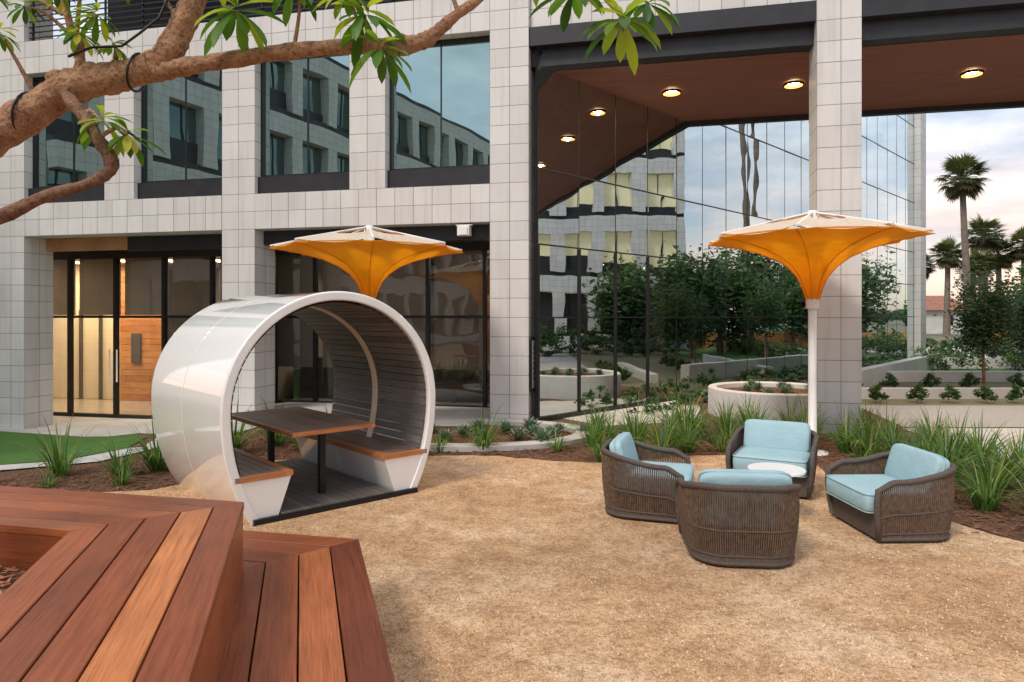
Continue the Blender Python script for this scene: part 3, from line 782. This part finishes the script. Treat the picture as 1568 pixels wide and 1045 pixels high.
limb([(-1.66, 3.1, 2.99), (-1.55, 3.1, 3.0), (-1.436, 3.1, 3.02), (-1.199, 3.1, 3.055), (-.991, 3.1, 3.085), (-.724, 3.1, 3.105), (-.516, 3.1, 3.105), (-.40, 3.1, 3.13), (-.33, 3.1, 3.18), (-.249, 3.1, 3.25), (-.13, 3.1, 3.34), (.0, 3.1, 3.5)], [.05, .044, .038, .035, .034, .034, .042, .036, .028, .024, .02, .015])
limb([(-2.0, 3.05, 2.88), (-1.92, 2.98, 2.81), (-1.84, 2.95, 2.73), (-1.785, 2.95, 2.64), (-1.735, 2.95, 2.56), (-1.745, 2.95, 2.50), (-1.85, 2.95, 2.445), (-2.0, 2.92, 2.39), (-2.2, 2.9, 2.29), (-2.5, 2.8, 2.15), (-2.9, 2.6, 1.95)], [.022, .028, .026, .026, .03, .026, .022, .026, .03, .036, .045], 1)
limb([(-1.98, 3.1, 2.93), (-1.96, 3.1, 3.05), (-2.0, 3.1, 3.18), (-2.04, 3.1, 3.35), (-2.05, 3.1, 3.6)], [.03, .02, .018, .015, .01])
for kx, kz, kr in ((-2.05, 2.95, .05), (-1.9, 2.99, .045), (-.50, 3.13, .03), (-1.62, 3.04, .05)):
    mb.sell((kx, 3.08, kz), (kr, kr*.9, kr*.8), 1, 1, 0, 12, 8)
clusters = [(-1.20, 2.98, 3.21, .235), (-.95, 3.0, 3.34, .18), (-.64, 2.97, 3.19, .21), (-.57, 2.97, 3.04, .19), (.28, 3.05, 3.33, .22), (.50, 3.05, 3.20, .235), (-1.77, 2.95, 2.72, .16), (-1.66, 2.95, 2.66, .15), (-1.90, 3.0, 3.12, .13), (-1.82, 3.0, 3.2, .13), (-2.25, 3.0, 3.12, .10), (-2.5, 3, 2.9, .15), (-1.32, 3.0, 3.44, .2), (.1, 3.1, 3.52, .2), (-.35, 3.1, 3.55, .18), (-1.7, 3, 3.40, .13), (-2.0, 3, 3.32, .11), (-2.15, 3, 3.24, .10), (-2.3, 3, 3.3, .11), (-1.88, 3, 3.38, .12), (-1.78, 3.05, 3.08, .10), (-.72, 3.0, 3.30, .16), (.62, 3.1, 3.30, .18)]
tw = [((-1.199, 3.1, 3.06), 0), ((-.991, 3.1, 3.09), 1), ((-.724, 3.1, 3.1), 2), ((-.6, 3.1, 3.1), 3), ((0, 3.1, 3.5), 4), ((.3, 3.12, 3.42), 5), ((-1.84, 2.95, 2.74), 6), ((-1.785, 2.95, 2.65), 7), ((-1.98, 3.1, 3.05), 8), ((-1.95, 3.1, 3.05), 9), ((-2.148, 3.1, 2.85), 10), ((-2.5, 3, 2.6), 11), ((-1.4, 3.1, 3.4), 12), ((0, 3.1, 3.5), 13), ((-.249, 3.1, 3.27), 14), ((-1.5, 3.1, 3.2), 15), ((-2.0, 3.1, 3.2), 16), ((-2.0, 3.1, 3.15), 17), ((-2.04, 3.1, 3.25), 18), ((-1.98, 3.1, 3.1), 19), ((-1.8, 3.1, 2.99), 20), ((-.66, 3.05, 3.12), 21), ((.3, 3.12, 3.42), 22)]
for s0, k in tw:
    c = Vector(clusters[k][:3]); a = Vector(s0); m_ = (a+c)/2+Vector((R.uniform(-.03, .03), 0, .04)); limb([a, m_, c], [.011, .008, .005], 0, .05, 6)
limb([(0, 3.1, 3.5), (.15, 3.1, 3.47), (.3, 3.12, 3.42)], [.015, .012, .01], 0, .05, 6)
mb.tube([( -1.70+.02*cos(t), 3.1-.078*sin(t), 2.985+.082*cos(t)) for t in [i*2*pi/20 for i in range(21)]], .006, 2, 6)
mb.tube([( -2.2+.02*cos(t), 3.1-.092*sin(t), 2.795+.095*cos(t)) for t in [i*2*pi/20 for i in range(21)]], .006, 2, 6)
mb.tube([(-1.95, 3.0, 3.02), (-1.85, 3.0, 3.06), (-1.72, 3.01, 3.07), (-1.64, 3.0, 3.12), (-1.56, 3.02, 3.2), (-1.50, 3.03, 3.35), (-1.42, 3.03, 3.5)], .006, 2, 6)
mb.obj('trunk_and_limbs', [M_bark, M_barkD, M_black], TR)
mb = MB()
def leaf(base, dr, up, ln, w, col, droop=.4, n=6):
    dr = dr.normalized(); side = dr.cross(up).normalized(); rows = []
    p = Vector(base)
    dirv = dr.copy()
    for i in range(n+1):
        t = i/n; ww = w*(.10+.90*sin(pi*min(1, t**1.5*.985))**.85) if t > 0 else w*.05
        if i == n: ww = w*.03
        nrm = side.cross(dirv).normalized()
        rows.append([p-side*ww/2+nrm*ww*.18, p, p+side*ww/2+nrm*ww*.18])
        dirv = (dirv+Vector((0, 0, -droop/n))).normalized(); p = p+dirv*ln/n
    mb.grid(rows, 0, col, False, True)
for (x, y, z, ln) in clusters:
    n = R.randint(9, 12); ph = R.random()*6
    for i in range(n):
        a = ph+2*pi*i/n+R.uniform(-.2, .2); dr = Vector((cos(a), sin(a)*.8, R.uniform(-.6, .15)))
        leaf((x+R.uniform(-.01, .01), y, z), dr, Vector((0, 0, 1)), ln*R.uniform(.65, 1.2), ln*.23, R.random()**1.2, R.uniform(.5, 1.4))
    for i in range(5):
        a = R.random()*6.28; dr = Vector((cos(a), sin(a), R.uniform(.1, .6)))
        leaf((x, y, z+.02), dr, Vector((0, 0, 1)), ln*R.uniform(.5, .9), ln*.18, R.uniform(.4, 1), .6)
mb.obj('leaves', [M_leafT], TR)

# ------------------------------------------------------------------ plants
def clump(seed, n, h, spread, w, flop=1.0):
    r = random.Random(seed); mb = MB()
    for i in range(n):
        a = r.random()*6.28; rad = r.random()*.10*spread; ln = h*r.uniform(.45, 1.2); lean = r.uniform(.15, 1.25)*spread
        side = Vector((-sin(a), cos(a), 0)); p = Vector((rad*cos(a), rad*sin(a), 0)); dv = Vector((cos(a)*lean*.65, sin(a)*lean*.65, 1)).normalized(); rows = []
        ww = w*r.uniform(.6, 1.2); ns = 7
        for k in range(ns+1):
            t = k/ns; q = ww*(1-t**2.2)*.5+.0006; rows.append([p-side*q, p+side*q])
            dv = (dv+Vector((cos(a), sin(a), -1.2*flop))*(.36*min(1.2, lean)*t)).normalized(); p = p+dv*ln/ns
        mb.grid(rows, 0, min(1, max(0, r.gauss(.5, .28))), False, True)
    return mb.mesh('strap_leaf_clump', [M_blade])
CL = [clump(i, 80, .72, 1.0, .022) for i in range(3)]+[clump(10+i, 60, .46, 1.1, .017) for i in range(2)]
def agave(seed):
    r = random.Random(seed); mb = MB()
    for i in range(34):
        t = i/34; a = i*2.4; el = radians(12+70*t); ln = .20*(1-.35*t)*r.uniform(.9, 1.1); dr = Vector((cos(a)*cos(el), sin(a)*cos(el), sin(el))); s_ = Vector((-sin(a), cos(a), 0)); p = Vector((0, 0, .03)); rows = []
        for k in range(4): u = k/3; w = .026*(1-u**2)*(1.1 if k else .7)+.001; q = p+dr*ln*u; rows.append([q-s_*w, q-Vector((0, 0, .012*(1-u))), q+s_*w])
        mb.grid(rows, 0, r.random(), False, True)
    return mb.mesh('agave', [M_agave])
AG = [agave(1), agave(2)]
def plant(name, me, x, y, s_=1): put(name, me, None, (x, y, gz(x, y)), R.random()*6.28, s_*R.uniform(.82, 1.15))
PL = [(-.40, 9.55, .85), (.62, 9.5, .7), (1.15, 9.75, .9), (1.75, 9.6, 1), (2.3, 9.9, .9), (1.5, 10.4, .8), (2.6, 10.3, 1), (3.1, 9.7, .8), (3.3, 10.5, .9), (2.0, 10.8, .8), (-1.0, 9.45, .7), (-1.6, 9.5, .8), (-2.4, 9.35, 1), (-2.9, 9.5, 1), (-3.4, 9.9, 1), (-2.0, 9.9, .8),
      (-3.9, 8.6, .95), (-4.3, 8.3, 1), (-4.6, 8.0, .9), (-4.2, 9.0, 1), (-5.3, 8.0, .9), (-4.4, 9.5, 1), (-3.8, 9.3, 1), (-5.9, 7.6, .5), (-6.9, 7.7, .45), (-5.1, 7.5, .6), (-4.35, 7.6, .7),
      (4.6, 9.4, .9), (4.9, 8.7, .9), (5.2, 9.5, 1), (5.6, 9.0, 1), (5.9, 9.6, 1), (5.3, 8.2, .8), (4.7, 8.0, .8), (5.7, 8.3, .9), (4.4, 8.6, .7), (6.0, 8.8, .9),
      (4.9, 7.0, .95), (5.3, 7.4, 1), (5.6, 6.8, 1.05), (4.95, 6.3, .9), (5.4, 6.1, 1), (5.8, 7.7, 1), (4.6, 7.3, .7), (5.9, 6.4, 1), (6.0, 5.8, 1), (4.4, 10.2, .9), (4.7, 10.6, .8), (3.8, 10.8, .8), (6.2, 10.3, .7), (5.4, 10.4, .9), (1.0, 11.3, .5), (2.6, 11.3, .6), (3.2, 11.5, .6), (1.3, 9.35, .6), (2.9, 9.45, .7), (4.35, 7.9, .6), (3.5, 9.5, .8), (4.1, 9.6, .8)]
rp_ = random.Random(17)
for i in range(400):
    x = rp_.uniform(1.0, 6.2); y = rp_.uniform(5.6, 11.6)
    if len(PL) > 100: break
    if inpoly(x, y, gravel) or inpoly(x-.25, y-.1, gravel) or any((x-p[0])**2+(y-p[1])**2 < .11 for p in PL) or (x-4.12)**2+(y-9.36)**2 < .2 or (x-.1)**2+(y-10.75)**2 < 1.6: continue
    PL.append((x, y, rp_.uniform(.6, 1.0)))
for i, (x, y, s_) in enumerate(PL): plant('dietes_clump', CL[R.randrange(3) if s_ > .75 else 3+R.randrange(2)], x, y, s_)
for x, y in ((-.75, 10.6), (-.1, 10.9), (.35, 10.7), (.6, 10.4), (.1, 10.3), (-1.3, 10.9), (-.45, 10.2), (-1.0, 10.2), (.75, 10.9), (.3, 11.1), (-1.7, 10.5), (.45, 10.0), (-.55, 11.2), (1.15, 10.8)):
    plant('agave_plant', AG[R.randrange(2)], x, y, 1.25)
mb = MB()
k = 0
while k < 7000:
    x = R.uniform(-6.5, 6.2); y = R.uniform(5.2, 11.2)
    ing = inpoly(x, y, gravel)
    if (ing and (R.random() > .02 or inpoly(x+.22, y+.22, gravel))) or (x < -4.8 and y > 8) or x > 6.2: continue
    k += 1
    a = R.random()*6.28; l = R.uniform(.012, .04); w = l*.3; z = gz(x, y)+(.013 if ing else .006)+R.random()*.012; c, s2 = cos(a), sin(a)
    mb.face([(x-l*c-w*s2, y-l*s2+w*c, z), (x-l*c+w*s2, y-l*s2-w*c, z+.003), (x+l*c+w*s2, y+l*s2-w*c, z+R.uniform(0, .02)), (x+l*c-w*s2, y+l*s2+w*c, z+.005)], 0, None, R.random()*.6)
M_chip = simple('bark_chip', (.17, .08, .045), .95, 0, .5, 20, 0)
mb.obj('mulch_chips', [M_chip])

mb = MB()
rows = [[(r*cos(2*pi*k/48), r*sin(2*pi*k/48), z) for k in range(48)] for r, z in ((1.22, 0), (1.22, .50), (1.20, .52), (1.08, .52), (1.06, .50), (1.06, .40))]
mb.grid(rows, 0, .5, True, False)
mb.face([(1.06*cos(2*pi*k/48), 1.06*sin(2*pi*k/48), .42) for k in range(48)], 1)
rp = empty('round_planter', (5.0, 13.0, 0)); mb.obj('planter_ring', [M_concW, M_mulch], rp)
for i in range(9):
    a = i*2.4; r_ = .25+.08*i; put('succulent', AG[i % 2], rp, (r_*cos(a), r_*sin(a), .42), a, 1.1)

def leafcloud(mb, c, r, n, size, rnd, mat=0, base=.45):
    cl = [Vector((rnd.gauss(0, 1), rnd.gauss(0, 1), rnd.gauss(0, 1))).normalized()*rnd.uniform(.35, 1) for _ in range(max(6, n//60))]
    for i in range(n):
        k = rnd.choice(cl); p = Vector((k.x*r[0], k.y*r[1], k.z*r[2])); q = Vector((rnd.gauss(0, 1), rnd.gauss(0, 1), rnd.gauss(0, .8)))*.20
        p = Vector(c)+p+Vector((q.x*r[0], q.y*r[1], q.z*r[2]))
        u = Vector((rnd.gauss(0, 1), rnd.gauss(0, 1), rnd.gauss(0, .6))).normalized(); v = u.orthogonal().normalized(); v = (v+u.cross(v)*rnd.uniform(-1, 1)).normalized()
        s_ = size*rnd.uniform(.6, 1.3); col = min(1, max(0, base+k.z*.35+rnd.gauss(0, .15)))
        mb.face([p-u*s_, p-v*s_*.42, p+u*s_, p+v*s_*.42], mat, None, col)
def tree(name, x, y, h, cr, seed, n=4500, size=.09, trunk=.07, ch=None):
    r = random.Random(seed); mb = MB(); ch = ch or h*.42
    P = [(0, 0, 0), (r.uniform(-.05, .05), r.uniform(-.05, .05), h*.3), (r.uniform(-.1, .1), 0, h*.6), (0, 0, h*.9)]
    mb.tube(P, [trunk, trunk*.8, trunk*.6, trunk*.2], 1, 8)
    for i in range(8):
        a = i*.9+r.random(); z = h*r.uniform(.35, .65); mb.tube([(0, 0, z), (cos(a)*cr*.4, sin(a)*cr*.4, z+h*.1), (cos(a)*cr*.8, sin(a)*cr*.8, z+h*.18)], [trunk*.4, trunk*.25, trunk*.08], 1, 5)
    leafcloud(mb, (0, 0, h-ch), (cr, cr, ch), n, size, r)
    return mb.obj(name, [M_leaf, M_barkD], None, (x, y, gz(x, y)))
tree('young_tree', 11.9, 17.2, 2.95, .68, 3, 6000, .055, .04, 1.05)
tree('young_tree', 14.2, 18.5, 2.7, .6, 4, 4000, .055, .04, 1.0)
tree('young_tree', 17.2, 22.3, 3.4, .9, 14, 3500, .07, .05, 1.3)
for i, (x, y, h, cr) in enumerate(((19, 19.5, 5.0, 1.9), (22, 21.8, 4.6, 1.8), (24, 24.2, 5.6, 2.1), (28, 28, 5.2, 2.2), (21, 26.2, 4.0, 1.3), (31, 33, 5.6, 2.3), (25.5, 18, 4.6, 1.9))):
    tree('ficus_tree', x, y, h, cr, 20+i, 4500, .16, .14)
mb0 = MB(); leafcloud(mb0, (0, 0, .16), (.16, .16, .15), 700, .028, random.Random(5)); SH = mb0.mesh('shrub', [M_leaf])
for x in (7.9, 8.8, 9.5, 10.2, 10.9, 11.6): put('boxwood_shrub', SH, None, (x, 14.75+R.uniform(-.1, .1), 0), R.random()*6, 1.2)
for x in (8.6, 9.6, 10.6, 11.6, 12.8, 14): put('boxwood_shrub', SH, None, (x, 17.3, 0), R.random()*6, 1.3)
mb = MB()
for i in range(26):
    leafcloud(mb, (14.2+i*.5, 23.4+R.uniform(-.5, .5), .35), (.5, .5, .4), 260, .06, R, 0, .6)
mb.obj('planting_hedge', [M_leaf])
mb = MB()
for i in range(16):
    leafcloud(mb, (16.9+i*.45, 27.3+R.uniform(-.3, .3), .65), (.45, .45, .5), 260, .06, R, 0, .55)
mb.obj('clipped_hedge', [M_leaf])
mb = MB()
for i in range(24):
    leafcloud(mb, (24.6+R.uniform(-.4, .4), 8.0+i*.55, .8), (.7, .5, .8), 260, .11, R, 0, .35)
for i in range(16):
    leafcloud(mb, (21.5+R.uniform(-.6, .6), 11.5+i*.5, .4), (.6, .5, .4), 200, .09, R, 0, .4)
mb.obj('added_reflection_hedge', [M_leaf])  # out-of-view planting, added to darken the low reflections in the curtain wall
mb = MB()
for i in range(30):
    leafcloud(mb, (2.5+i*.55, 12.9+i*.55+.2, .15), (.3, .3, .25), 130, .06, R, 0, .5)
mb.obj('foundation_planting', [M_leaf])
mb = MB(); mb.box(7.4, 13.5, 15.4, 15.65, 0, .24, 0); mb.obj('low_garden_wall', [M_concW])
mb = MB(); mb.box(9.4, 16.5, 19.4, 19.65, 0, .30, 0); mb.obj('low_garden_wall', [M_concW])
mb = MB(); mb.box(15.0, 23, 24.4, 24.7, 0, .38, 0); mb.obj('low_garden_wall', [M_concW])
mb = MB(); mb.prism([(8.0, 16.4), (16.2, 25.6), (16.0, 25.8), (7.8, 16.6)], 0, .48, 0); mb.obj('ramp_wall', [M_concW])
mb = MB(); mb.box(28, 28.3, 22, 40, 0, .9, 0, col=.3); mb.obj('timber_clad_wall', [M_woodwall])
sheet('planting_terrace', [(9.4, 19.7), (34, 19.7), (34, 24.3), (14.5, 24.3)], .004, M_lawn)
sheet('road', [(16.5, 30), (80, 30), (120, 42), (120, 60), (30, 44), (18, 38)], .004, M_conc)

def palm(x, y, h, cr, seed, trunk=.22):
    r = random.Random(seed); e = empty('fan_palm', (x, y, 0)); mb = MB()
    bx, by = r.uniform(-.4, .4), r.uniform(-.3, .3)
    p, ra = smooth_path([(0, 0, 0), (bx*.3, by*.3, h*.35), (bx*.7, by*.7, h*.7), (bx, by, h)], [trunk*1.25, trunk, trunk*.85, trunk*.75], 6); mb.tube(p, ra, 0, 10)
    mb.obj('trunk', [M_palmbark], e)
    mb = MB(); top = Vector((bx, by, h))
    for i in range(95):
        a = r.random()*6.28; el = math.asin(r.uniform(-.9, 1)) ; dead = el < -.35
        dr = Vector((cos(a)*cos(el), sin(a)*cos(el), sin(el))); ln = cr*r.uniform(.35, .6)
        b0 = top+dr*ln; mb.tube([top, top+dr*ln*.5, b0], .018, 0, 3, .2, 0, False)
        side = dr.cross(Vector((0, 0, 1))).normalized()
        for k in range(13):
            t = (k-6)/6*1.35; q = (dr*cos(t)+side*sin(t)).normalized(); q2 = (q+Vector((0, 0, -.5))).normalized(); w = (side*cos(t)-dr*sin(t))*.04*cr/1.4
            l2 = cr*.5*(1-.25*abs(t)/1.35)*r.uniform(.85, 1.1); m_ = b0+q*l2*.55; tip = m_+q2*l2*.5
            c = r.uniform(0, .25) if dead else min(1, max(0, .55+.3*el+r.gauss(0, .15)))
            mb.face([b0, m_-w, tip, m_+w], 0, None, c)
    mb.obj('fronds', [M_palmleaf], e)
palm(26.8, 40, 10.0, 1.6, 1, .2)
for i, (x, y, h, cr) in enumerate(((38.2, 60, 7.2, 1.7), (41.7, 60, 8.9, 2.0), (40.0, 58, 6.3, 1.5), (43.5, 61, 7.4, 1.8), (45, 60, 8.0, 1.9), (37.2, 62, 6.4, 1.5), (44.8, 66, 6.2, 1.6), (46.5, 57, 7.5, 1.8))): palm(x, y, h, cr, 30+i, .25)
for i, (x, y, h) in enumerate(((30, 30.5, 15), (34, 27.6, 16), (23, 23.6, 14.5))): palm(x, y, h, 1.6, 50+i, .16)
H = empty('distant_house', (43.5, 72, 0)); mb = MB()
mb.box(-5, 5, 0, 6, 0, 2.6, 0); mb.face([(-5.5, -.5, 2.5), (5.5, -.5, 2.5), (4.2, 3, 4.1), (-4.2, 3, 4.1)], 1); mb.face([(5.5, 6.5, 2.5), (-5.5, 6.5, 2.5), (-4.2, 3, 4.1), (4.2, 3, 4.1)], 1)
mb.face([(-5.5, 6.5, 2.5), (-5.5, -.5, 2.5), (-4.2, 3, 4.1)], 1); mb.face([(5.5, -.5, 2.5), (5.5, 6.5, 2.5), (4.2, 3, 4.1)], 1)
for x in (-3.5, -1, 2): mb.box(x, x+1, -.05, .0, .9, 2, 2)
mb.obj('walls_and_roof', [M_concW, simple('clay_roof', (.30, .13, .08), .8, 0, .25, 3), M_frame], H)
mb = MB(); r = random.Random(99)
for i in range(90):
    x = 30+i*1.6; y = 90+r.uniform(-6, 8); h = r.uniform(1.6, 4.2)
    leafcloud(mb, (x, y, h*.6), (r.uniform(1.5, 2.6), 2, h*.55), 170, .42, r)
mb.obj('distant_tree_belt', [M_leaf])
mb = MB(); r = random.Random(98)
for i in range(34):
    x = 18.5+i*.9; y = 30+i*.1+r.uniform(-.5, 1.0); h = r.uniform(.6, 1.4)
    leafcloud(mb, (x, y, h*.5), (.8, .8, h*.5), 160, .12, r, 0, .55)
mb.obj('roadside_shrubs', [M_leaf])
mb = MB(); rows = [[], []]
for i in range(80):
    a = radians(-10+i*1.6); rr = 520
    rows[0].append((rr*sin(a), rr*cos(a), -1)); rows[1].append((rr*sin(a), rr*cos(a), 8+6*sin(i*.23)+3*sin(i*.7+1)))
mb.grid(rows, 0); mb.obj('distant_hills', [simple('hill', (.10, .12, .12), .95, 0, .2, .02, 0)])

# ------------------------------------------------------------------ world, sun, camera
w = bpy.data.worlds.new('World'); sc.world = w; w.use_nodes = True; nt = w.node_tree; nt.nodes.clear()
out = nt.nodes.new('ShaderNodeOutputWorld')
sky = nt.nodes.new('ShaderNodeTexSky'); sky.sky_type = 'NISHITA'; sky.sun_disc = False
sd = Vector((-.50, -.62, .92)).normalized()
sky.sun_elevation = math.asin(sd.z); sky.sun_rotation = atan2(sd.x, sd.y) % (2*pi)
b1 = N(nt, 'ShaderNodeBackground', Strength=.14); L(nt, sky.outputs[0], b1.inputs[0])
tc = nt.nodes.new('ShaderNodeTexCoord'); mp = nt.nodes.new('ShaderNodeMapping'); mp.inputs['Scale'].default_value = (1, 1, 3.2); mp.inputs['Location'].default_value = (.3, .1, .2)
L(nt, tc.outputs['Generated'], mp.inputs[0])
n1 = noise(nt, mp.outputs[0], 2.3, 6, .55)
mask = ramp(nt, n1, [(.38, (.3, .3, .3)), (.56, (1, 1, 1))])
sx = nt.nodes.new('ShaderNodeSeparateXYZ'); L(nt, tc.outputs['Generated'], sx.inputs[0])
cc = ramp(nt, sx.outputs[2], [(.0, (.90, .58, .46)), (.10, (.86, .69, .62)), (.24, (.70, .73, .78)), (.5, (.77, .80, .86))])
n2 = noise(nt, mp.outputs[0], 4.2, 5, .6)
cc = mixc(nt, 1, cc, ramp(nt, n2, [(.33, (.58, .64, .72)), (.60, (1.15, 1.12, 1.08))]), 'MULTIPLY')
b2 = N(nt, 'ShaderNodeBackground', Strength=1.5); L(nt, cc, b2.inputs[0])
mx = nt.nodes.new('ShaderNodeMixShader'); L(nt, mask, mx.inputs[0]); L(nt, b1.outputs[0], mx.inputs[1]); L(nt, b2.outputs[0], mx.inputs[2]); L(nt, mx.outputs[0], out.inputs[0])
sl = bpy.data.lights.new('sun', 'SUN'); sl.energy = 2.3; sl.angle = radians(14); sl.color = (1, .90, .78)
so = bpy.data.objects.new('sun', sl); sc.collection.objects.link(so); so.rotation_euler = sd.to_track_quat('Z', 'Y').to_euler()
cd = bpy.data.cameras.new('camera'); cd.lens = 24; cd.sensor_width = 36; cd.shift_y = -.0245; cd.clip_end = 2000; cd.clip_start = .05
co = bpy.data.objects.new('camera', cd); sc.collection.objects.link(co); co.location = (0, 0, 1.88); co.rotation_euler = (radians(90), 0, 0)
sc.camera = co
